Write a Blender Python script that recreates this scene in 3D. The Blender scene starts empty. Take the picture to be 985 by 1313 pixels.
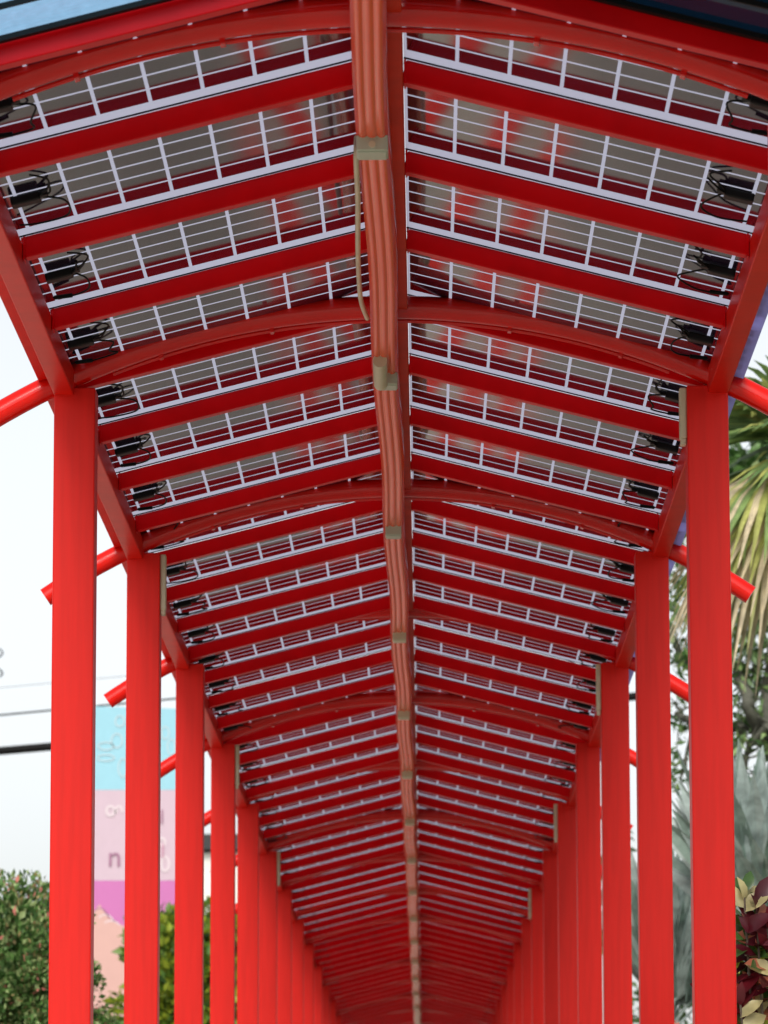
import bpy, bmesh, math, random
from mathutils import Vector, Matrix
random.seed(7)
C = bpy.context.scene.collection
EYE = 1.2
# ------------------------------------------------------------------ camera
F, TILT, YAW, ROLL = 5803.9, 0.15744, 0.00871, -0.00214
XC, Y0, S = -0.1224, 17.243, 4.3356          # walkway axis, first fully seen post pair, bay length
f0 = Vector((-math.sin(YAW)*math.cos(TILT), math.cos(YAW)*math.cos(TILT), math.sin(TILT)))
r0 = Vector((math.cos(YAW), math.sin(YAW), 0))
u0 = r0.cross(f0)
cr, sr = math.cos(ROLL), math.sin(ROLL)
RT = r0*cr + u0*sr; UP = -r0*sr + u0*cr
cam_d = bpy.data.cameras.new('camera'); cam = bpy.data.objects.new('camera', cam_d); C.objects.link(cam)
M = Matrix((RT, UP, -f0)).transposed().to_4x4(); M.translation = (0, 0, EYE); cam.matrix_world = M
cam_d.sensor_fit = 'HORIZONTAL'; cam_d.sensor_width = 36; cam_d.lens = 36*F/985
cam_d.clip_start = .5; cam_d.clip_end = 3000
cam_d.dof.use_dof = True; cam_d.dof.focus_distance = 17.5; cam_d.dof.aperture_fstop = 10.5
bpy.context.scene.camera = cam
def at(px, py, y):
    """world point seen at photo pixel (px,py) at depth y"""
    d = f0 + RT*((px-492.5)/F) - UP*((py-656.5)/F)
    return Vector((0, 0, EYE)) + d*(y/d.y)

# ------------------------------------------------------------------ materials
def new_mat(name):
    m = bpy.data.materials.new(name); m.use_nodes = True
    n = m.node_tree.nodes; l = m.node_tree.links
    return m, n, l, n['Principled BSDF']
def ramp_noise(n, l, scale, c1, c2, lo=.35, hi=.65, detail=4, stretch=None):
    tc = n.new('ShaderNodeTexCoord'); mp = n.new('ShaderNodeMapping')
    l.new(tc.outputs['Object'], mp.inputs[0])
    if stretch: mp.inputs['Scale'].default_value = stretch
    t = n.new('ShaderNodeTexNoise'); t.inputs['Scale'].default_value = scale; t.inputs['Detail'].default_value = detail
    l.new(mp.outputs[0], t.inputs['Vector'])
    r = n.new('ShaderNodeValToRGB'); r.color_ramp.elements[0].position = lo; r.color_ramp.elements[1].position = hi
    r.color_ramp.elements[0].color = (*c1, 1); r.color_ramp.elements[1].color = (*c2, 1)
    l.new(t.outputs['Fac'], r.inputs[0]); return t, r
def paint(name, c, rough=.3, var=.9, bump=.03, stretch=None, scale=6, coat=0, spec=.5):
    m, n, l, b = new_mat(name)
    t, r = ramp_noise(n, l, scale, tuple(x*var for x in c), c, .3, .6, 5, stretch)
    l.new(r.outputs[0], b.inputs['Base Color'])
    b.inputs['Roughness'].default_value = rough; b.inputs['Coat Weight'].default_value = coat
    b.inputs['Coat Roughness'].default_value = .12; b.inputs['Specular IOR Level'].default_value = spec
    t2 = n.new('ShaderNodeTexNoise'); t2.inputs['Scale'].default_value = 14; t2.inputs['Detail'].default_value = 3
    tc = n.new('ShaderNodeTexCoord'); l.new(tc.outputs['Object'], t2.inputs['Vector'])
    bp = n.new('ShaderNodeBump'); bp.inputs['Strength'].default_value = bump; bp.inputs['Distance'].default_value = .02
    l.new(t2.outputs['Fac'], bp.inputs['Height']); l.new(bp.outputs[0], b.inputs['Normal'])
    return m
RED = (.80, .014, .008)
M_post = paint('red_paint_post', RED, .38, .9, .02, (9, 9, .6), 4, spec=.2)
M_raf = paint('red_paint_rafter', (.68, .001, .004), .3, .85, .02, spec=.10)
M_arch = paint('red_gloss_pipe', (.68, .007, .003), .2, .9, .015, coat=.22, spec=.22)
M_ridge = paint('red_paint_ridge', (.70, .03, .003), .5, .85, .02, spec=.1)
M_tray = paint('orange_red_tray', (.90, .085, .014), .25, .95, 0, scale=2, coat=.3, spec=.3)
M_eave = paint('red_paint_eave', (.76, .010, .004), .35, .88, .02, spec=.14)
M_lav = paint('lavender_white_flashing', (.55, .55, .82), .3, .9, .02)
M_beige = paint('beige_plastic', (.62, .56, .40), .4, .85, .02)
M_grey = paint('grey_box_plastic', (.46, .50, .40), .4, .85, .02)
M_black = paint('black_plastic', (.006, .006, .007), .5, .8, .02, spec=.2)
M_rubber = paint('black_rubber', (.004, .004, .004), .6, .8, 0, spec=.15)
M_dirt = paint('dark_red_stain', (.25, .004, .004), .6, .8, 0)

def make_cell():
    m, n, l, b = new_mat('dark_solar_cell')
    t, r = ramp_noise(n, l, 5, (.014, .008, .022), (.030, .016, .042))
    l.new(r.outputs[0], b.inputs['Base Color'])
    b.inputs['Roughness'].default_value = .07; b.inputs['IOR'].default_value = 2.0
    t2 = n.new('ShaderNodeTexNoise'); t2.inputs['Scale'].default_value = 1.3; t2.inputs['Detail'].default_value = 1
    tc = n.new('ShaderNodeTexCoord'); l.new(tc.outputs['Object'], t2.inputs['Vector'])
    bp = n.new('ShaderNodeBump'); bp.inputs['Strength'].default_value = .25; bp.inputs['Distance'].default_value = .01
    l.new(t2.outputs['Fac'], bp.inputs['Height']); l.new(bp.outputs[0], b.inputs['Normal'])
    return m
M_cell = make_cell()
def translucent(name, c, gl=.06, rough=.15):
    m, n, l, b = new_mat(name); n.remove(b)
    tr = n.new('ShaderNodeBsdfTranslucent'); tr.inputs[0].default_value = (*c, 1)
    df = n.new('ShaderNodeBsdfDiffuse'); df.inputs[0].default_value = (*c, 1)
    gs = n.new('ShaderNodeBsdfGlossy'); gs.inputs['Roughness'].default_value = rough
    mx = n.new('ShaderNodeMixShader'); mx.inputs[0].default_value = .15
    l.new(tr.outputs[0], mx.inputs[1]); l.new(df.outputs[0], mx.inputs[2])
    m2 = n.new('ShaderNodeMixShader'); m2.inputs[0].default_value = gl
    l.new(mx.outputs[0], m2.inputs[1]); l.new(gs.outputs[0], m2.inputs[2])
    l.new(m2.outputs[0], n['Material Output'].inputs[0]); return m
M_gap = translucent('milky_glass', (.44, .45, .56))
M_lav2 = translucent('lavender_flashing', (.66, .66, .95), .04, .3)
def clear_glass(name, tint, gl=.25):
    m, n, l, b = new_mat(name); n.remove(b)
    tr = n.new('ShaderNodeBsdfTransparent')
    t, r = ramp_noise(n, l, 30, tuple(x*.9 for x in tint), tint, .35, .75, 5)
    l.new(r.outputs[0], tr.inputs[0])
    gs = n.new('ShaderNodeBsdfGlossy'); gs.inputs['Roughness'].default_value = .05
    m2 = n.new('ShaderNodeMixShader'); m2.inputs[0].default_value = gl
    l.new(tr.outputs[0], m2.inputs[1]); l.new(gs.outputs[0], m2.inputs[2])
    l.new(m2.outputs[0], n['Material Output'].inputs[0]); return m
M_blueglass = clear_glass('pale_blue_glass', (.66, .86, 1.0), .05)
M_tealglass = clear_glass('dark_teal_glass', (.05, .11, .16), .12)

def leaf_mat(name, c, rough=.45, trans=.25):
    m, n, l, b = new_mat(name)
    t, r = ramp_noise(n, l, 9, tuple(x*.7 for x in c), tuple(min(1, x*1.2) for x in c))
    l.new(r.outputs[0], b.inputs['Base Color']); b.inputs['Roughness'].default_value = rough
    tr = n.new('ShaderNodeBsdfTranslucent'); l.new(r.outputs[0], tr.inputs[0])
    mx = n.new('ShaderNodeMixShader'); mx.inputs[0].default_value = trans
    l.new(b.outputs[0], mx.inputs[1]); l.new(tr.outputs[0], mx.inputs[2])
    l.new(mx.outputs[0], n['Material Output'].inputs[0]); return m

# ------------------------------------------------------------------ mesh helpers
class MB:
    def __init__(s): s.v = []; s.f = []; s.mi = []; s.sm = []
    def add(s, vs, fs, mi=0, smooth=False):
        o = len(s.v); s.v += [tuple(p) for p in vs]
        for f in fs: s.f.append([i+o for i in f]); s.mi.append(mi); s.sm.append(smooth)
    def box(s, c, d, mi=0, rot=None, bev=0.0):
        bm = bmesh.new(); bmesh.ops.create_cube(bm, size=1)
        for v in bm.verts: v.co = Vector((v.co.x*d[0], v.co.y*d[1], v.co.z*d[2]))
        if bev: bmesh.ops.bevel(bm, geom=bm.edges[:], offset=bev, segments=2, affect='EDGES', profile=.5)
        bm.verts.ensure_lookup_table()
        R = rot or Matrix.Identity(3)
        vs = [R @ v.co + Vector(c) for v in bm.verts]
        s.add(vs, [[v.index for v in f.verts] for f in bm.faces], mi); bm.free()
    def tube(s, pts, r, n=10, mi=0, caps=True):
        pts = [Vector(p) for p in pts]
        rs = r if isinstance(r, (list, tuple)) else [r]*len(pts)
        vs = []; ref = None
        for i, p in enumerate(pts):
            t = (pts[min(i+1, len(pts)-1)] - pts[max(i-1, 0)]).normalized()
            if ref is None:
                ref = Vector((0, 0, 1)) if abs(t.z) < .9 else Vector((1, 0, 0))
            a = t.cross(ref).normalized(); b = a.cross(t).normalized(); ref = b
            for k in range(n):
                w = 2*math.pi*k/n
                vs.append(p + (a*math.cos(w) + b*math.sin(w))*rs[i])
        fs = [[i*n+k, i*n+(k+1) % n, (i+1)*n+(k+1) % n, (i+1)*n+k] for i in range(len(pts)-1) for k in range(n)]
        s.add(vs, fs, mi, True)
        if caps:
            s.add([vs[k] for k in range(n)], [list(range(n))[::-1]], mi)
            s.add([vs[-n+k] for k in range(n)], [list(range(n))], mi)
    def prism(s, prof, path, mi=0, smooth=False):
        """profile (x,z) swept along y path of (dx, y, dz)"""
        n = len(prof); vs = [(x+dx, y, z+dz) for dx, y, dz in path for x, z in prof]
        fs = [[i*n+k, i*n+(k+1) % n, (i+1)*n+(k+1) % n, (i+1)*n+k] for i in range(len(path)-1) for k in range(n)]
        s.add(vs, fs, mi, smooth); s.add(vs[:n], [list(range(n))[::-1]], mi); s.add(vs[-n:], [list(range(n))], mi)
    def build(s, name, mats, parent=None, loc=None):
        me = bpy.data.meshes.new(name); me.from_pydata(s.v, [], s.f)
        if not isinstance(mats, (list, tuple)): mats = [mats]
        for m in mats: me.materials.append(m)
        me.polygons.foreach_set('material_index', s.mi); me.polygons.foreach_set('use_smooth', s.sm)
        me.update()
        bm = bmesh.new(); bm.from_mesh(me)
        if not getattr(s, 'raw', False): bmesh.ops.recalc_face_normals(bm, faces=bm.faces)
        bm.to_mesh(me); bm.free()
        o = bpy.data.objects.new(name, me); C.objects.link(o)
        if parent: o.parent = parent
        if loc is not None: o.location = loc
        return o
def tag(o, label=None, cat=None, group=None, kind=None):
    if label: o['label'] = label
    if cat: o['category'] = cat
    if group: o['group'] = group
    if kind: o['kind'] = kind
    return o
def empty(name, loc, label, cat, group=None):
    o = bpy.data.objects.new(name, None); C.objects.link(o); o.location = loc; o.empty_display_size = .2
    return tag(o, label, cat, group)
def copy_tree(o, parent=None):
    c = o.copy(); C.objects.link(c); c.parent = parent
    for ch in list(o.children): copy_tree(ch, c)
    return c
ORD = ['first', 'second', 'third', 'fourth', 'fifth', 'sixth', 'seventh', 'eighth', 'ninth', 'tenth', 'eleventh', 'twelfth',
       'thirteenth', 'fourteenth', 'fifteenth', 'sixteenth', 'seventeenth', 'eighteenth', 'nineteenth', 'twentieth']
def ordinal(k):
    if k < 20: return ORD[k]
    tens = {2: 'twenty', 3: 'thirty', 4: 'forty', 5: 'fifty'}; q, r = divmod(k+1, 10)
    return (tens[q]+'-'+ORD[r-1]) if r else {2: 'twentieth', 3: 'thirtieth', 4: 'fortieth', 5: 'fiftieth'}[q]

# ------------------------------------------------------------------ the canopy frame
NB = 15                                  # bays beyond the first seen post pair
PITCH = 1.209; YR = 13.81               # rafter pitch, rafter in the first seen row
SL = .255; ANG = math.atan(SL)
ZTR = EYE+3.486; HPOST = EYE+3.231; WI = 1.146; PW = .16
ZR = EYE+3.543                           # underside of rafter at the ridge beam edge
XR = .067; XE = 1.227; RD = .076         # ridge beam half width, rafter end, rafter depth
YA = 11.25; YB = Y0+NB*S+.6
canopy = empty('canopy_walkway', (XC, Y0, 0), 'long red steel walkway canopy of square posts, arched ribs and rafters', 'canopy')
def W(p): return (p[0], p[1]-Y0, p[2])   # local to the canopy
for k in range(-1, NB+1):
    for sx in (-1, 1):
        mb = MB(); mb.box((sx*(WI+PW/2), k*S+PW/2, HPOST/2), (PW, PW, HPOST), bev=.006)
        mb.box((sx*(WI+PW/2), k*S+PW/2, .006), (.30, .30, .012), bev=.002)
        o = mb.build('post', M_post, canopy)
        mb = MB(); mb.box((sx*(WI+PW*.52), k*S+.03, HPOST+.022), (.008, .05, .05), bev=.002)
        mb.build('gusset', M_eave, o)
    # arched rib
    R = 2.99; zc = EYE+3.549-R; amax = math.asin(1.70/R); n = 48
    yk = k*S+.03
    mb = MB(); mb.tube([(R*math.sin(a), yk, zc+R*math.cos(a)) for a in [amax*(2*i/n-1) for i in range(n+1)]], .046, 20)
    o = mb.build('arched_rib', M_arch, canopy)
    mb = MB()
    a2 = math.asin(1.1/R)
    mb.tube([((R-.043)*math.sin(a), yk+.052, zc+(R-.043)*math.cos(a)) for a in [a2*(2*i/n-1) for i in range(n+1)]], .0085, 8)
    for a in [a2*q for q in (-.82, -.42, .42, .82)]:
        mb.box(((R-.048)*math.sin(a), yk+.03, zc+(R-.048)*math.cos(a)), (.018, .05, .022), rot=Matrix.Rotation(a, 3, 'Y'), bev=.003)
    mb.build('conduit_rod', M_arch, o)
rows = []
y = YR-PITCH
while y < YB: rows.append(y); y += PITCH
def rafter(mb, y, sx):
    ln = (XE-XR)/math.cos(ANG)
    xm = (XR+XE)/2; zm = ZR-SL*(xm-XR)+RD/2*math.cos(ANG)
    mb.box((sx*xm, y-.03-Y0, zm), (ln, .06, RD-.004), rot=Matrix.Rotation(sx*ANG, 3, 'Y'), bev=.004)
    for xe in (XR+.004, XE-.004):
        mb.box((sx*xe, y-.03-Y0, zm-SL*(xe-xm)-.002), (.007, .072, RD+.004), bev=.002)
order = sorted([(i, sx) for i in range(len(rows)) for sx in (-1, 1)])
for i, sx in order[:100]:
    mb = MB(); rafter(mb, rows[i], sx); mb.build('rafter', M_raf, canopy)
if len(order) > 100:
    mb = MB()
    for i, sx in order[100:]: rafter(mb, rows[i], sx)
    tag(mb.build('rafter', M_raf, canopy), kind='stuff')
# ridge beam
mb = MB(); mb.box((0, (YA+YB)/2-Y0, ZR+.044), (2*XR-.004, YB-YA, .11), bev=.004); mb.build('ridge_beam', M_ridge, canopy)
for sx in (-1, 1):
    ze = EYE+3.210
    mb = MB(); mb.box((sx*(XE+.041), (YA+YB)/2-Y0, ze+.04), (.078, YB-YA, .10), bev=.005); mb.build('eave_beam', M_eave, canopy)
    mb = MB(); mb.box((sx*1.347, (YA+YB)/2-Y0, ze+.062), (.046, YB-YA, .025), rot=Matrix.Rotation(sx*ANG, 3, 'Y'), bev=.003)
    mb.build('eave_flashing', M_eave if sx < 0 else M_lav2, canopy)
# wiring tray under the ridge beam
def tray_dx(y):
    t = (y-12)/30
    base = -.030*max(0, 1-t)**1.3
    return base + .006*math.sin((y-YA)*2*math.pi/S+1.2)
path = []; y = YA
while y < YB: path.append((tray_dx(y), y-Y0, 0)); y += .25
prof = [(-.052, ZR+.002), (-.053, ZTR-.03), (-.051, ZTR-.078)]
for q in range(31):
    u = q/30; prof.append((-.048+.096*u, ZTR-.090-.008*abs(math.sin(math.pi*3*u))**.7+.010*(2*u-1)**6))
prof += [(.051, ZTR-.078), (.053, ZTR-.03), (.052, ZR+.002)]
mb = MB(); mb.prism(prof, path, 0, True)
tray = mb.build('wiring_tray', M_tray, canopy)
ZT = ZTR-.099

# ------------------------------------------------------------------ solar panels
CP = .163; NX, NY = 8, 6
GX, GY = .012, .018
TH = .010
PLEN = PITCH-.006
def make_panel(sx, va=0):
    """origin at the ridge end of the slope on the rafter's near side; x along slope outward"""
    root = empty('solar_panel', (0, 0, 0), None, 'solar panel', 'translucent solar panels roofing the walkway')
    rv = random.Random(va*7+sx)
    J = lambda a=.025: rv.uniform(-a, a)
    xw = 1.37/math.cos(ANG)-XR
    ymar = PLEN-.036-.088-NY*CP
    xs = [0]; kinds = [0]
    x = .004; cp = min(CP/math.cos(ANG), (xw-.012)/NX)
    for i in range(NX):
        xs += [x+i*cp+GX/2, x+(i+1)*cp-GX/2]
    xs.append(xw)
    ys = [0]
    for j in range(NY): ys += [ymar+j*CP+GY/2, ymar+(j+1)*CP-GY/2]
    ys.append(PLEN)
    mb = MB(); nx, ny = len(xs), len(ys)
    vs = [(sx*xx, yy, 0) for yy in ys for xx in xs]
    for j in range(ny-1):
        for i in range(nx-1):
            f = [j*nx+i, j*nx+i+1, (j+1)*nx+i+1, (j+1)*nx+i]
            if sx < 0: f = f[::-1]
            mb.add([vs[q] for q in f], [[3, 2, 1, 0]], 1 if (i % 2 == 1 and j % 2 == 1) else 0)
    mb.raw = True
    mb.build('laminate', [M_gap, M_cell], root)
    mb = MB()   # black gaskets where panel meets the rafters
    mb.box((sx*(xw-.06)/2, PLEN-.034, -.002), ((xw-.06), .008, .004)); mb.build('gasket', M_rubber, root); mb = MB()
    mb.box((sx*(xw-.06)/2, .032, -.002), ((xw-.06), .008, .004))
    mb.build('gasket', M_rubber, root)
    # junction box + cables
    bx = sx*(1.135+J(.012)); by = PLEN*.5+J(.03)
    mb = MB(); mb.box((bx, by, -.018), (.098, .065, .028), bev=.005); mb.box((bx, by, -.030), (.075, .05, .006), bev=.002)
    mb.box((bx-sx*.06, by, -.012), (.03, .04, .016), bev=.003)
    jb = mb.build('junction_box', M_black, root)
    mb = MB()
    def curve(ctrl, r):
        P = [Vector(c) for c in ctrl]; out = []
        P = [P[0]]+P+[P[-1]]
        for i in range(1, len(P)-2):
            for t in [q/6 for q in range(6)]:
                a, b, c, d = P[i-1:i+3]
                out.append(.5*((2*b)+(c-a)*t+(2*a-5*b+4*c-d)*t*t+(3*b-a-3*c+d)*t**3))
        out.append(P[-1]); mb.tube(out, r, 7)
    curve([(bx-sx*.05, by-.02, -.016), (bx-sx*(.08+J()), by-.08, -.018), (bx-sx*(.10+J()), by-.17, -.01), (bx-sx*(.08+J(.04)), by-.27, -.008)], .0035)
    curve([(bx-sx*.05, by-.005, -.016), (bx-sx*(.075+J()), by-.05, -.025), (bx-sx*(.09+J()), by-.12, -.012)], .0035)
    mb.build('cable', M_rubber, jb)
    mb = MB()
    curve([(bx-sx*.05, by+.015, -.016), (bx-sx*(.10+J()), by+.06+J(), -.03), (bx-sx*(.115+J(.03)), by+.15+J(), -.042), (bx-sx*(.09+J(.03)), by+.24+J(), -.042), (bx-sx*(.02+J()), by+.31, -.03), (bx+sx*.05, by+.32, -.018)], .0035)
    if va != 1: mb.tube([(bx-sx*.02, by+.305, -.03), (bx+sx*.045, by+.315, -.02)], .008, 8)
    mb.build('cable', M_rubber, jb)
    return root
protos = {(sx, va): make_panel(sx, va) for sx in (1, -1) for va in range(4)}
zp = ZR+RD+.003
used = {}
side = {1: 'right', -1: 'left'}
for i, yr in enumerate(rows[:-1]):
    for sx in (1, -1):
        va = i if i < 4 else random.randrange(4); key = (sx, va)
        o = copy_tree(protos[key]) if used.get(key) else protos[key]; used[key] = True
        o.location = (XC+sx*XR, yr+.003-.03, zp)
        o.rotation_euler = (random.uniform(-.0015, .0015), sx*ANG, random.uniform(-.001, .001))
        q = ordinal(i)
        o['label'] = f'white-gridded dark solar panel, {q} row from the front on the {side[sx]} slope'
# front row: plain tinted glass
for sx, m, nm in ((-1, M_blueglass, 'plain pale blue glass roof pane at the front left corner'), (1, M_tealglass, 'plain dark teal glass roof pane at the front right corner')):
    root = empty('glass_pane', (XC+sx*XR, rows[0]-.06-1.2, zp), nm, 'roof pane')
    root.rotation_euler = (0, sx*ANG, 0)
    xw = 1.37/math.cos(ANG)-XR
    mb = MB(); mb.box((sx*xw/2, .6, 0), (xw, 1.195, .008)); mb.build('glass', m, root)
    mb = MB(); mb.box((sx*xw/2, 1.2-.36, -.013), (xw, .012, .016)); mb.build('glazing_bar', M_rubber, root)
    mb = MB(); mb.box((sx*xw/2, 1.2-.035, -.013), (xw, .03, .016)); mb.build('gasket', M_rubber, root)

# ------------------------------------------------------------------ fixtures on the ridge tray
def tray_pt(py):
    lo, hi = 8, 120
    for _ in range(40):
        m = (lo+hi)/2
        d = Vector((XC, m, ZT))-Vector((0, 0, EYE)); v = 656.5-F*d.dot(UP)/d.dot(f0)
        if v < py: lo = m
        else: hi = m
    return lo
yb1 = tray_pt(183); yb2 = tray_pt(486); BP = (tray_pt(678)-yb1)/2
names = ['square grey-green junction box on the ridge tray nearest the camera', 'beige junction box with a round cylinder sensor on the ridge tray',
         'flat grey junction box on the ridge tray just behind the third arch']
ys = [yb1+i*BP for i in range(15) if yb1+i*BP < YB-1]
for i, yy in enumerate(ys):
    x = XC+tray_dx(yy)
    lab = names[i] if i < 3 else f'small beige junction box on the ridge tray, {ORD[i]} box from the camera'
    root = empty('ceiling_junction_box', (x+(.012 if i == 1 else 0), yy, ZT), lab, 'junction box', 'boxes along the ridge tray')
    wd = .10 if i == 0 else .078
    mb = MB(); mb.box((0, 0, -.014), (wd, .12, .05), bev=.004); mb.box((0, 0, -.041), (wd*.9, .10, .006), bev=.002)
    mb.build('housing', M_grey if i < 3 else M_beige, root)
    if i == 0:
        mb = MB(); mb.tube([(0, -.058, -.02), (0, -.066, -.02)], .011, 16); mb.build('knockout', M_beige, root)
    if i == 1:
        mb = MB(); mb.tube([(-.028, -.42, -.012), (-.028, -.10, -.045)], .028, 20); mb.build('sensor_tube', M_beige, root)
# hanging conduit beside the tray, near box to second arch
def tubeobj(name, pts, r, m, label, cat, grp=None, n=10):
    mb = MB(); mb.tube(pts, r, n); return tag(mb.build(name, m), label, cat, grp)
p = [(458, 176, yb1+.3), (457, 205, yb1+.25), (459, 260, yb1+.9), (459, 310, yb1+1.6), (460, 350, yb1+2.3), (463, 385, yb1+2.8), (471, 408, yb1+3.1)]
pts = []
for i, (px, py, yy) in enumerate(p):
    q = at(px, py, yy); pts.append(q)
fine = []
P = [pts[0]]+pts+[pts[-1]]
for i in range(1, len(P)-2):
    for t in [q/6 for q in range(6)]:
        a, b, c, d = P[i-1:i+3]
        fine.append(.5*((2*b)+(c-a)*t+(2*a-5*b+4*c-d)*t*t+(3*b-a-3*c+d)*t**3))
fine.append(pts[-1])
tubeobj('flexible_conduit', fine, .0095, M_beige, 'long beige flexible conduit sagging beside the ridge tray before the second arch', 'conduit')
fine = [at(497, 745, Y0+2.55*S), at(498, 757, Y0+2.62*S), at(502, 778, Y0+2.8*S)]
tubeobj('flexible_conduit', fine, .012, M_beige, 'short beige conduit stub beside the ridge tray before the fourth arch', 'conduit')

# beige cable covers on the inner side of every other post
for sx, ks in ((1, (0, 2, 4, 6)), (-1, (1, 3, 5))):
    for k in ks:
        mb = MB(); L = .20 if (k == 0) else .27
        mb.box((0, 0, -L/2), (.028, .06, L), bev=.006)
        mb.box((0, 0, -L-.012), (.022, .05, .026), bev=.004)
        o = mb.build('cable_cover', M_beige)
        o.location = (XC+sx*(WI-.0135), Y0+k*S+.05, HPOST-.005)
        tag(o, f'beige plastic cable cover on the inner top of the {ORD[k]} {side[sx]} post', 'cable cover', 'cable covers on the post tops')

# ------------------------------------------------------------------ ground
mb = MB(); mb.box((0, 0, 0), (1, 1, 1)); 
m, n, l, b = new_mat('beige_paving')
t, r = ramp_noise(n, l, .8, (.50, .46, .37), (.58, .54, .44), detail=8)
bk = n.new('ShaderNodeTexBrick'); bk.inputs['Scale'].default_value = 2.5; bk.inputs['Mortar Size'].default_value = .012
bk.inputs['Mortar'].default_value = (.26, .24, .2, 1)
tc = n.new('ShaderNodeTexCoord'); l.new(tc.outputs['Object'], bk.inputs['Vector'])
l.new(r.outputs[0], bk.inputs['Color1']); l.new(r.outputs[0], bk.inputs['Color2']); l.new(bk.outputs[0], b.inputs['Base Color'])
b.inputs['Roughness'].default_value = .7
M_pave = m
m, n, l, b = new_mat('lawn')
t, r = ramp_noise(n, l, 2, (.035, .07, .015), (.07, .11, .03), detail=8); l.new(r.outputs[0], b.inputs['Base Color']); b.inputs['Roughness'].default_value = .9
M_lawn = m
def sheet(name, x0, x1, y0, y1, z, m):
    mb = MB(); mb.add([(x0, y0, z), (x1, y0, z), (x1, y1, z), (x0, y1, z)], [[0, 1, 2, 3]]); o = mb.build(name, m); tag(o, kind='structure'); return o
sheet('ground', -1500, 1500, -1500, 1500, -.01, M_lawn)
sheet('pavement', -14, 1.75, -60, 140, .0, M_pave)
mb = MB(); mb.box((1.83, 40, .06), (.15, 200, .14), bev=.01); tag(mb.build('kerb', paint('concrete', (.4, .38, .35), .8)), kind='structure')

# ------------------------------------------------------------------ foliage
def blade(mb, base, d, nrm, ln, wd, mi, curl=.2, seg=4, tipw=.0):
    """pointed leaf from base along d, folded on its midrib"""
    d = d.normalized(); sdir = d.cross(nrm)
    if sdir.length < 1e-4: sdir = d.orthogonal()
    sdir.normalize(); up = sdir.cross(d)
    prof = [0, .75, 1, .8, 0] if seg == 4 else [0, 1, 0]
    vs = []
    N = len(prof)-1
    for i, w in enumerate(prof):
        t = i/N; c = base+d*ln*t-up*curl*ln*t*t
        hw = wd/2*w
        if i in (0, N): vs.append(c)
        else: vs += [c-sdir*hw+up*hw*.35, c, c+sdir*hw+up*hw*.35]
    fs = [[0, 1, 2], [0, 2, 3]]
    for i in range(1, N-1):
        o = 1+(i-1)*3; fs += [[o, o+3, o+4, o+1], [o+1, o+4, o+5, o+2]]
    o = 1+(N-2)*3; e = len(vs)-1; fs += [[o, e, o+1], [o+1, e, o+2]]
    mb.add(vs, fs, mi, True)
def rnd_dir():
    while True:
        v = Vector((random.uniform(-1, 1), random.uniform(-1, 1), random.uniform(-1, 1)))
        if .05 < v.length < 1: return v.normalized()
def crown(mb, c, rad, n, size, nm, shell=.65, clumps=26, weights=None, cr=.33):
    """leaves gathered in clumps over an ellipsoid"""
    cl = []
    for i in range(clumps):
        d = rnd_dir(); q = random.uniform(shell, 1)**.6
        cl.append((Vector((d.x*rad[0]*q, d.y*rad[1]*q, d.z*rad[2]*q)), random.uniform(.7, 1.15)*cr))
    R = sum(rad)/3
    for i in range(n):
        p0, rr = random.choice(cl); d = rnd_dir(); p = p0+d*R*rr*random.random()**.33
        out = (p.normalized()+Vector((0, 0, .3))+rnd_dir()*.9).normalized()
        s = size*random.uniform(.7, 1.3)
        mi = random.choices(range(nm), weights)[0] if weights else random.randrange(nm)
        blade(mb, Vector(c)+p, out, rnd_dir(), s, s*.5, mi, .25, 2)
M_bark = paint('bark', (.16, .12, .09), .9, .6, .5, scale=20)
M_darkbark = paint('grey_bark', (.10, .10, .075), .9, .6, .5, scale=12)
def plant(name, loc, label, cat, crown_args, mats, trunk_h, trunk_r, group=None, weights=None, extra=None, limbs=6, foliage='crown'):
    root = empty(name, loc, label, cat, group)
    mb = MB(); mb.raw = True
    for a in crown_args: crown(mb, nm=len(mats), weights=weights, **a)
    if extra: extra(mb)
    mb.build(foliage, mats, root)
    mb = MB(); h = trunk_h
    mb.tube([(0, 0, 0), (.02, 0, h*.5), (.0, .02, h)], [trunk_r, trunk_r*.8, trunk_r*.6], 10)
    c = Vector(crown_args[0]['c']); rad = crown_args[0]['rad']
    for i in range(limbs):
        a = i*6.283/limbs+.3; e = c+Vector((math.cos(a)*rad[0]*.6, math.sin(a)*rad[1]*.6, rad[2]*random.uniform(-.1, .6)))
        s0 = Vector((0, .01, h*random.uniform(.7, .98))); m_ = s0.lerp(e, .5)+Vector((0, 0, -.06*rad[2]))
        mb.tube([s0, m_, e], [trunk_r*.5, trunk_r*.3, trunk_r*.1], 6)
    mb.build('trunk', M_bark, root)
    return root
G1 = leaf_mat('leaf_deep_green', (.04, .10, .02)); G2 = leaf_mat('leaf_mid_green', (.12, .24, .06)); G3 = leaf_mat('leaf_light_green', (.34, .44, .18))
G4 = leaf_mat('leaf_olive_bronze', (.34, .26, .11)); FL = leaf_mat('petal_coral', (.65, .22, .18)); LM = leaf_mat('leaf_lime', (.30, .36, .03)); LM2 = leaf_mat('leaf_fresh_green', (.14, .24, .03))
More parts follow.
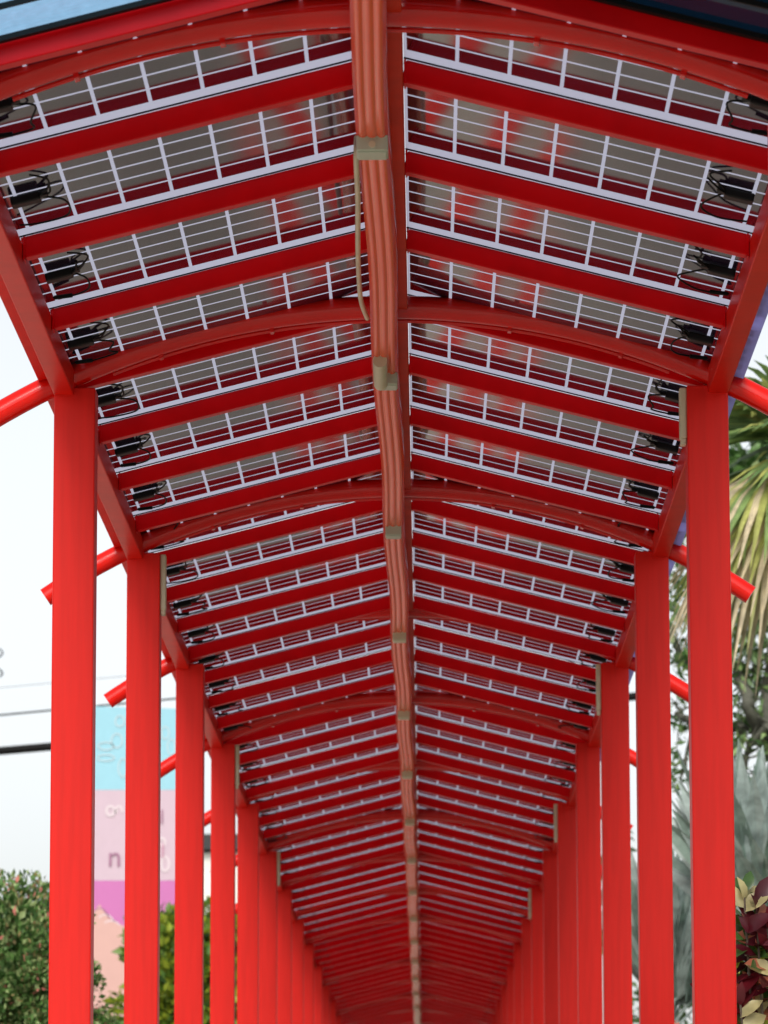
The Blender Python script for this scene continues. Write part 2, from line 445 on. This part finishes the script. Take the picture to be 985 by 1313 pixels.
# rounded flowering bush, left
c = at(28, 1262, 36); gx, gy, gz = c
plant('flowering_tree', (gx, gy, 0), 'round dark green bush with coral blossoms left of the nearest left post', 'tree',
      [dict(c=(0, 0, gz), rad=(.72, .72, .76), n=24000, size=.055, shell=.35, clumps=80, cr=.24),
       dict(c=(-.12, 0, gz-.6), rad=(.88, .8, .85), n=22000, size=.055, shell=.3, clumps=90, cr=.24),
       dict(c=(-.05, 0, gz-.3), rad=(.55, .5, .8), n=9000, size=.09, shell=.1, clumps=30, cr=.3)],
      [G1, G2, G3, G4, FL], gz-.3, .06, weights=[4, 5, 3.5, .8, .35], limbs=8)
# lime trees behind
c = at(243, 1250, 58)
plant('leafy_tree', (c.x, c.y, 0), 'bright yellow-green tree seen between the second and fourth left posts', 'tree',
      [dict(c=(0, 0, c.z-.3), rad=(.75, .9, 1.25), n=8000, size=.16, shell=.2, clumps=34, cr=.4)], [G1, LM, LM2, G2], c.z-.6, .12, weights=[.8, 5, 4, .8])
c = at(305, 1330, 70)
plant('leafy_tree', (c.x, c.y, 0), 'orange-tinged low tree behind the gap of the fourth and fifth left posts', 'tree',
      [dict(c=(0, 0, c.z-.4), rad=(.9, 1.1, 1.9), n=6000, size=.16, shell=.2, clumps=30, cr=.4)],
      [LM, LM2, leaf_mat('leaf_orange', (.5, .2, .06)), G1], c.z-.6, .12, weights=[3, 3, 3, 1])

# ------------------------------------------------------------------ crotons, lower right
CR = [leaf_mat('croton_lime', (.46, .52, .06), .3), leaf_mat('croton_burgundy', (.10, .008, .016), .3), leaf_mat('croton_cream', (.75, .66, .32), .35),
      leaf_mat('croton_coral', (.75, .24, .14), .35), leaf_mat('croton_green', (.08, .17, .04), .3), leaf_mat('croton_maroon', (.16, .012, .02), .3)]
def croton(loc, h, r, label, wts, heads=16, sz=.12):
    root = empty('croton_shrub', loc, label, 'shrub', 'crotons beside the right posts')
    st = MB(); mb = MB(); mb.raw = True
    for i in range(heads):
        a = random.uniform(0, 6.283); q = random.random()**.5*r
        z = h*(random.uniform(.55, 1.0) if i else 1)
        top = Vector((math.cos(a)*q, math.sin(a)*q, z)) if i else Vector((0, 0, h))
        st.tube([(top.x*.2, top.y*.2, 0), (top.x*.7, top.y*.7, z*.5), top], [.012, .009, .005], 6)
        main = random.choices(range(6), wts)[0]
        for j in range(20):
            b = j*2.4+random.uniform(-.3, .3); e = 1.15-j*.07
            d = Vector((math.cos(b)*math.cos(e), math.sin(b)*math.cos(e), math.sin(e)))
            mi = main if random.random() < .35 else random.choices(range(6), wts)[0]
            s = sz*random.uniform(.7, 1.25)
            blade(mb, top-Vector((0, 0, .016*j)), d, (Vector((0, -.8, .7))+rnd_dir()*.5).normalized(), s, s*random.uniform(.42, .6), mi, random.uniform(.1, .5), 4)
    mb.build('foliage', CR, root); st.build('stem', M_bark, root)
croton((at(985, 1300, 18.4).x+.12, 18.4, 0), at(975, 1130, 18.4).z-.03, .34, 'tall croton with lime, green, cream and burgundy leaves right of the nearest right post', [5, 4.5, 3, 2.5, 4.5, 4], 60)
croton((at(990, 1300, 17.0).x+.10, 16.95, 0), at(985, 1250, 16.95).z-.06, .2, 'low coral and burgundy croton in front of the tall croton by the nearest right post', [2, 4, 2, 3, 3, 4], 18)
croton((at(876, 1300, 20.3).x+.17, 20.3, 0), at(878, 1225, 20.3).z-.06, .17, 'mixed lime and coral croton seen between the first and second right posts', [5, .6, 4, 4, 2, 1], 16)
croton((at(818, 1300, 24.6).x+.13, 24.6, 0), at(818, 1290, 24.6).z-.1, .12, 'low lime and orange croton between the second and third right posts', [5, 0, 3, 5, 2, 0], 10)

# ------------------------------------------------------------------ palms, right
def frond(mb, base, d, petiole, fan, nseg, mi_fn, spread=2.3, droop=.35, wd=.055, side=None):
    d = d.normalized(); side = side or d.cross(Vector((0, 0, 1))).normalized(); nr = side.cross(d).normalized()
    tip = base+d*petiole
    mb.tube([base, base+d*petiole*.5+Vector((0, 0, .02)), tip], [.018, .013, .009], 6, mi_fn(0))
    for i in range(nseg):
        a = (i/(nseg-1)-.5)*spread
        q = (d*math.cos(a)+side*math.sin(a)).normalized()
        ln = fan*(1-.25*abs(a)/spread*2)*random.uniform(.9, 1.05)
        mi = mi_fn(1)
        sd = q.cross(nr).normalized()
        P = []
        for t in (0, .25, .5, .75, 1):
            c_ = tip+q*ln*t+Vector((0, 0, -droop*ln*t*t*1.0)); w = wd*(.15+1.9*t*(1-t)*(1.4-t) if t < 1 else .03)
            P.append((c_-sd*w, c_+nr*w*.5, c_+sd*w))
        vs = [v for tr in P for v in tr]
        fs = []
        for k in range(4): o = k*3; fs += [[o, o+3, o+4, o+1], [o+1, o+4, o+5, o+2]]
        mb.add(vs, fs, mi, False)
def palm(loc, trunk_h, r, fr, mats, label, name='fan_palm'):
    root = empty(name, loc, label, 'palm')
    mb = MB(); mb.tube([(0, 0, 0), (.03, 0, trunk_h*.5), (0, 0, trunk_h)], [r*1.25, r, r*.9], 14); mb.build('trunk', M_darkbark, root)
    mb = MB(); mb.raw = True
    for f in fr:
        e_ = f['d']*(f['petiole']+f['fan']*1.05)
        if loc[0]+e_.x-abs(e_.y)*.35 < 1.62: continue
        frond(mb, Vector((0, 0, trunk_h)), **f)
    mb.build('crown', mats, root)
P_g = leaf_mat('palm_green', (.26, .38, .13), .4, .35); P_d = leaf_mat('palm_dark_green', (.13, .22, .08), .4, .2); P_y = leaf_mat('palm_yellow_green', (.50, .52, .16), .4, .4)
P_t = leaf_mat('palm_dry_tan', (.72, .60, .40), .6, .3); P_s = leaf_mat('palm_silver', (.46, .55, .52), .4, .2); P_s2 = leaf_mat('palm_silver_dark', (.26, .35, .30), .4, .2)
c = at(1005, 590, 33)
fr = []
for i in range(44):
    a = i*2.4; e = .95-i*.045
    dry = i > 27
    fr.append(dict(d=Vector((math.cos(a)*math.cos(e), math.sin(a)*math.cos(e), math.sin(e))), petiole=.34, fan=1.05, nseg=26,
                   mi_fn=(lambda q, dry=dry: random.choices([3, 2, 0], [5, 2, 1.5])[0] if dry else random.choices([0, 1, 2], [6, 4, 2])[0]), droop=.35 if not dry else .55, wd=.055))
palm((c.x+.05, 33, 0), c.z, .09, fr, [P_g, P_d, P_y, P_t], 'green fan palm with dry tan skirt fronds beyond the nearest right post')
for (px, py, yy, lab, nf) in ((972, 1250, 33, 'silvery blue-green fan palm low behind the croton right of the nearest post', 15), (850, 1340, 38, 'silvery grey-green palm seen between the first and second right posts', 14)):
    c = at(px, py, yy); fr = []
    for i in range(nf*2):
        a = i*2.4+.7; e = 1.5-i*.026
        fr.append(dict(d=Vector((math.cos(a)*math.cos(e), math.sin(a)*math.cos(e), math.sin(e))), petiole=.42, fan=1.5, nseg=10,
                       mi_fn=lambda q: random.choices([0, 1], [3, 2])[0], droop=.12, wd=.15, spread=1.15))
    palm((c.x, yy, 0), c.z, .12, fr, [P_s, P_s2], lab)
# bare-limbed tree behind the palms
YT = 44
c0 = at(1015, 1300, YT); c0.z = 0
root = empty('branching_tree', c0, 'dark-limbed tree with crooked branches against the white sky at right', 'tree')
mb = MB(); tw = []
def limb(pts, r):
    P = []
    Q = [at(x, y, YT+random.uniform(-.5, .5))-c0 for x, y in pts]
    for a, b in zip(Q, Q[1:]):
        for t in (0, .33, .66): P.append(a.lerp(b, t)+rnd_dir()*.02)
    P.append(Q[-1]); n_ = len(P)
    mb.tube(P, [r*(1-.65*i/n_) for i in range(n_)], 8); tw.append(P[-1]); tw.append(P[n_//2]); return P
mb.tube([(0, 0, 0), (.05, 0, 1.6), at(1012, 1080, YT)-c0, at(1000, 985, YT)-c0], [.2, .17, .13, .11], 10)
for pts, r in (([(1000, 985), (975, 940), (962, 905), (945, 862), (925, 835), (905, 800)], .085), ([(975, 940), (950, 928), (925, 935), (895, 928), (868, 915)], .07),
               ([(1000, 985), (985, 930), (982, 880), (990, 830), (985, 790)], .075), ([(925, 835), (895, 862), (880, 850), (862, 815), (850, 790)], .055),
               ([(962, 905), (972, 870), (965, 835), (955, 800)], .045), ([(895, 928), (878, 922), (866, 900)], .03), ([(1000, 985), (1040, 900), (1060, 820)], .08),
               ([(950, 928), (945, 960), (938, 990)], .035), ([(895, 928), (882, 960), (872, 1000)], .03), ([(985, 930), (960, 960), (950, 1000)], .04)):
    P = limb(pts, r)
    for k in range(5):
        p = random.choice(P[2:]); d = (rnd_dir()+Vector((0, 0, .4))).normalized(); pp = [p]
        for q in range(4): d = (d+rnd_dir()*.4).normalized(); pp.append(pp[-1]+d*.11)
        if min(v.x for v in pp)+c0.x > 2.3: mb.tube(pp, [.014, .011, .008, .006, .004], 5); tw.append(pp[-1])
mb.build('trunk', M_darkbark, root)
lv = MB(); lv.raw = True
tops = [(at(x, y, YT)-c0, q) for x, y, q in ((868, 745, .22), (885, 770, .2), (872, 700, .25), (905, 740, .3), (940, 800, .25), (975, 790, .3), (960, 850, .1), (870, 835, .1), (878, 885, .06), (1030, 800, .6))]
for p, q in [(p, .07) for p in tw]+tops:
    for i in range(int(16 if q < .1 else 650*q)):
        v = p+rnd_dir()*q*2*random.random()**.5
        if v.x+c0.x < 2.25: continue
        blade(lv, v, rnd_dir()+Vector((0, 0, -.6)), rnd_dir(), .13, .045, random.randrange(3), .3, 2)
lv.build('crown', [P_d, P_g, G1], root)
# leafy backdrop trees, right
for px, py, yy, r, n, lab in ((1035, 610, 52, 1.1, 6000, 'dense green tree beyond the palms at the right edge'), (1010, 1290, 62, 2.4, 6000, 'broad dark green tree low beyond the right post row'),):
    c = at(px, py, yy)
    plant('leafy_tree', (c.x, yy, 0), lab, 'tree', [dict(c=(0, 0, c.z), rad=(r, r, r*1.1), n=n, size=.2, shell=.1, clumps=40, cr=.35)], [G1, G2, P_d, G3], c.z-.5*r, .16, weights=[4, 4, 3, 1])

# ------------------------------------------------------------------ billboard, left
YBB = 62
def pb(px, py, dy=0): return at(px, py, YBB+dy)
root_p = pb(165, 1230)
bb = empty('billboard', (root_p.x, YBB, 0), 'tall blue, pink and magenta billboard behind the left posts', 'billboard')
def flat(name, pts, m, dy, th=.02, par=bb):
    mb = MB(); P = [pb(x, y)-Vector((root_p.x, YBB, 0)) for x, y in pts]; n = len(P)
    vs = [(p.x, -dy-th, p.z) for p in P]+[(p.x, -dy, p.z) for p in P]
    mb.add(vs, [list(range(n)), list(range(n, 2*n))[::-1]]+[[i, (i+1) % n, n+(i+1) % n, n+i] for i in range(n)])
    return mb.build(name, m, par)
flat('blue_field', [(92, 905), (232, 909), (232, 1013), (92, 1013)], paint('print_sky_blue', (.26, .52, .62), .5, .97), 0)
flat('pink_field', [(92, 1013.3), (232, 1013.3), (232, 1129), (92, 1129)], paint('print_pale_pink', (.52, .39, .46), .5, .97), 0)
flat('magenta_field', [(92, 1129.3), (232, 1129.3), (232, 1340), (92, 1340)], paint('print_magenta', (.48, .13, .36), .5, .97), 0)
flat('peach_hill', [(118, 1172), (128, 1160), (134, 1170), (146, 1182), (160, 1188), (232, 1196), (232, 1340), (92, 1340), (92, 1195)], paint('print_peach', (.56, .33, .29), .5, .97), .025, .006)
M_w = paint('print_white', (.45, .56, .60), .5, .97); M_mv = paint('print_mauve', (.30, .13, .22), .5, .97); M_pp = paint('print_white_pink', (.62, .52, .56), .5, .97)
def ring(px, py, rx, ry, m, r=.010, a0=0, a1=6.283, nm='print_outline', n=22):
    mb = MB(); c = pb(px, py)-Vector((root_p.x, YBB, 0)); sc = YBB/F
    P = [(math.cos(a0+(a1-a0)*i/n), math.sin(a0+(a1-a0)*i/n)) for i in range(n+1)]
    vs = [(c.x+(rx*sc+k*r*1.4)*p, -.032, c.z+(ry*sc+k*r*1.4)*q) for p, q in P for k in (-1, 1)]
    mb.add(vs, [[2*i, 2*i+1, 2*i+3, 2*i+2] for i in range(n)])
    mb.build(nm, m, bb)
for px, py, rx, ry in ((154, 925, 6, 7), (150, 950, 7, 9), (136, 957, 10, 5), (136, 972, 11, 4), (158, 985, 6, 12), (212, 940, 5, 8), (220, 958, 5, 10)):
    ring(px, py, rx, ry, M_w, .006)
for px, py, rx, ry, a0, a1 in ((142, 1040, 5, 6, 0, 6.28), (153, 1042, 4, 8, 0, 3.3), (212, 1108, 5, 9, 0, 6.28), (208, 1080, 4, 5, 0, 6.28)): ring(px, py, rx, ry, M_pp, .014, a0, a1)
for dx in (0, 8, 16):
    ring(128+dx*.9, 1195, 14, 30-dx, M_pp if dx else M_mv, .006, .6, 2.2, 'hill_line')
def letter(ch, px, py, size_px, m):
    cu = bpy.data.curves.new('letter', 'FONT'); cu.body = ch; cu.size = size_px*YBB/F*1.5; cu.extrude = .008; cu.align_x = 'CENTER'
    to = bpy.data.objects.new('letter', cu); C.objects.link(to)
    dg = bpy.context.evaluated_depsgraph_get(); me = bpy.data.meshes.new_from_object(to.evaluated_get(dg)); bpy.data.objects.remove(to)
    me.materials.clear(); me.materials.append(m)
    o = bpy.data.objects.new('letter', me); C.objects.link(o); o.parent = bb
    p_ = pb(px, py)-Vector((root_p.x, YBB, 0)); o.location = (p_.x, -.035, p_.z); o.rotation_euler = (math.pi/2, 0, 0)
letter('n', 147, 1111, 25, M_mv); letter('l', 208, 1056, 17, M_mv); letter('l', 209, 1100, 17, paint('print_rose', (.5, .24, .34), .5))
for dx in (-.55, .55):
    mb = MB(); mb.tube([(dx, .08, 0), (dx, .08, pb(100, 930).z)], .05, 10); mb.build('leg', paint('galvanised_steel', (.4, .4, .42), .5), bb)

# small white building with a dark roof edge
c = at(300, 1079, 105); hb = empty('white_building', (c.x, 105, 0), 'small white building with a dark flat roof edge behind the left posts', 'building')
M_wall = paint('white_render', (.78, .77, .72), .7); M_roof = paint('dark_roof', (.02, .02, .022), .6)
sc = 105/F
mb = MB(); mb.box((0, 2, (c.z-.25)/2), (95*sc, 4, c.z-.25), bev=.02); mb.build('wall', M_wall, hb)
mb = MB(); mb.box((0, 1.9, c.z-.03), (110*sc, 4.4, 20*sc), bev=.02); mb.build('roof', M_roof, hb)
mb = MB(); mb.box((.0, -.02, c.z-1.9), (.5, .05, .9), bev=.01); mb.build('window', M_black, hb)

# overhead cables and their poles
def cable(label, a, b, r, y0, y1, sag=.15):
    p0 = at(*a, y0); p1 = at(*b, y1); d = p1-p0; A = p0-d*7; B = p1+d*12
    mb = MB(); mb.tube([A.lerp(B, i/40)+Vector((0, 0, 0)) for i in range(41)], r, 8)
    tag(mb.build('power_cable', M_rubber), label, 'cable', 'overhead cables left of the walkway')
cable('thick black overhead cable low across the white sky at left', (0, 963), (64, 957.5), .07, 76, 76)
cable('thin black overhead wire above the thick cable at left', (0, 917), (64, 911), .016, 76, 76)
cable('faint hair-thin overhead wire, the topmost one at left', (0, 882), (64, 876), .004, 76, 76)
# coiled wire end at left edge
c = at(-2, 852, 76)
mb = MB(); pts = []
for i in range(40):
    t = i/39; pts.append((math.sin(t*9)*.07, math.cos(t*9)*.07, .28-t*.5))
mb.tube(pts, .014, 6); o = mb.build('wire_coil', M_rubber); o.location = c; tag(o, 'dangling coil of dark wire at the left edge above the wires', 'wire')

# ------------------------------------------------------------------ light
w = bpy.data.worlds.new('World'); bpy.context.scene.world = w; w.use_nodes = True
n = w.node_tree.nodes; l = w.node_tree.links; bg = n['Background']
sky = n.new('ShaderNodeTexSky'); sky.sky_type = 'NISHITA'; sky.sun_disc = False
EL, AZ = 36, 184      # azimuth clockwise from +Y (seen from above)
sky.sun_elevation = math.radians(EL); sky.sun_rotation = math.radians(AZ)
sky.air_density = 1.0; sky.dust_density = 2; sky.ozone_density = 1.5
hs = n.new('ShaderNodeHueSaturation'); hs.inputs['Saturation'].default_value = .22
l.new(sky.outputs[0], hs.inputs['Color']); l.new(hs.outputs[0], bg.inputs[0]); bg.inputs[1].default_value = .12
sd = bpy.data.lights.new('sun', 'SUN'); so = bpy.data.objects.new('sun', sd); C.objects.link(so)
sd.energy = 1.75; sd.angle = math.radians(25); sd.color = (1, .95, .88)
az = math.radians(AZ); el = math.radians(EL)
dirv = Vector((math.sin(az)*math.cos(el), math.cos(az)*math.cos(el), math.sin(el)))
so.rotation_euler = dirv.to_track_quat('Z', 'Y').to_euler()
sc_ = bpy.context.scene
sc_.view_settings.view_transform = 'Standard'; sc_.view_settings.look = 'None'; sc_.view_settings.gamma = 1
sc_.view_settings.exposure = .52
sc_.render.engine = 'CYCLES'
sc_.cycles.max_bounces = 8; sc_.cycles.diffuse_bounces = 5; sc_.cycles.glossy_bounces = 5; sc_.cycles.transparent_max_bounces = 8
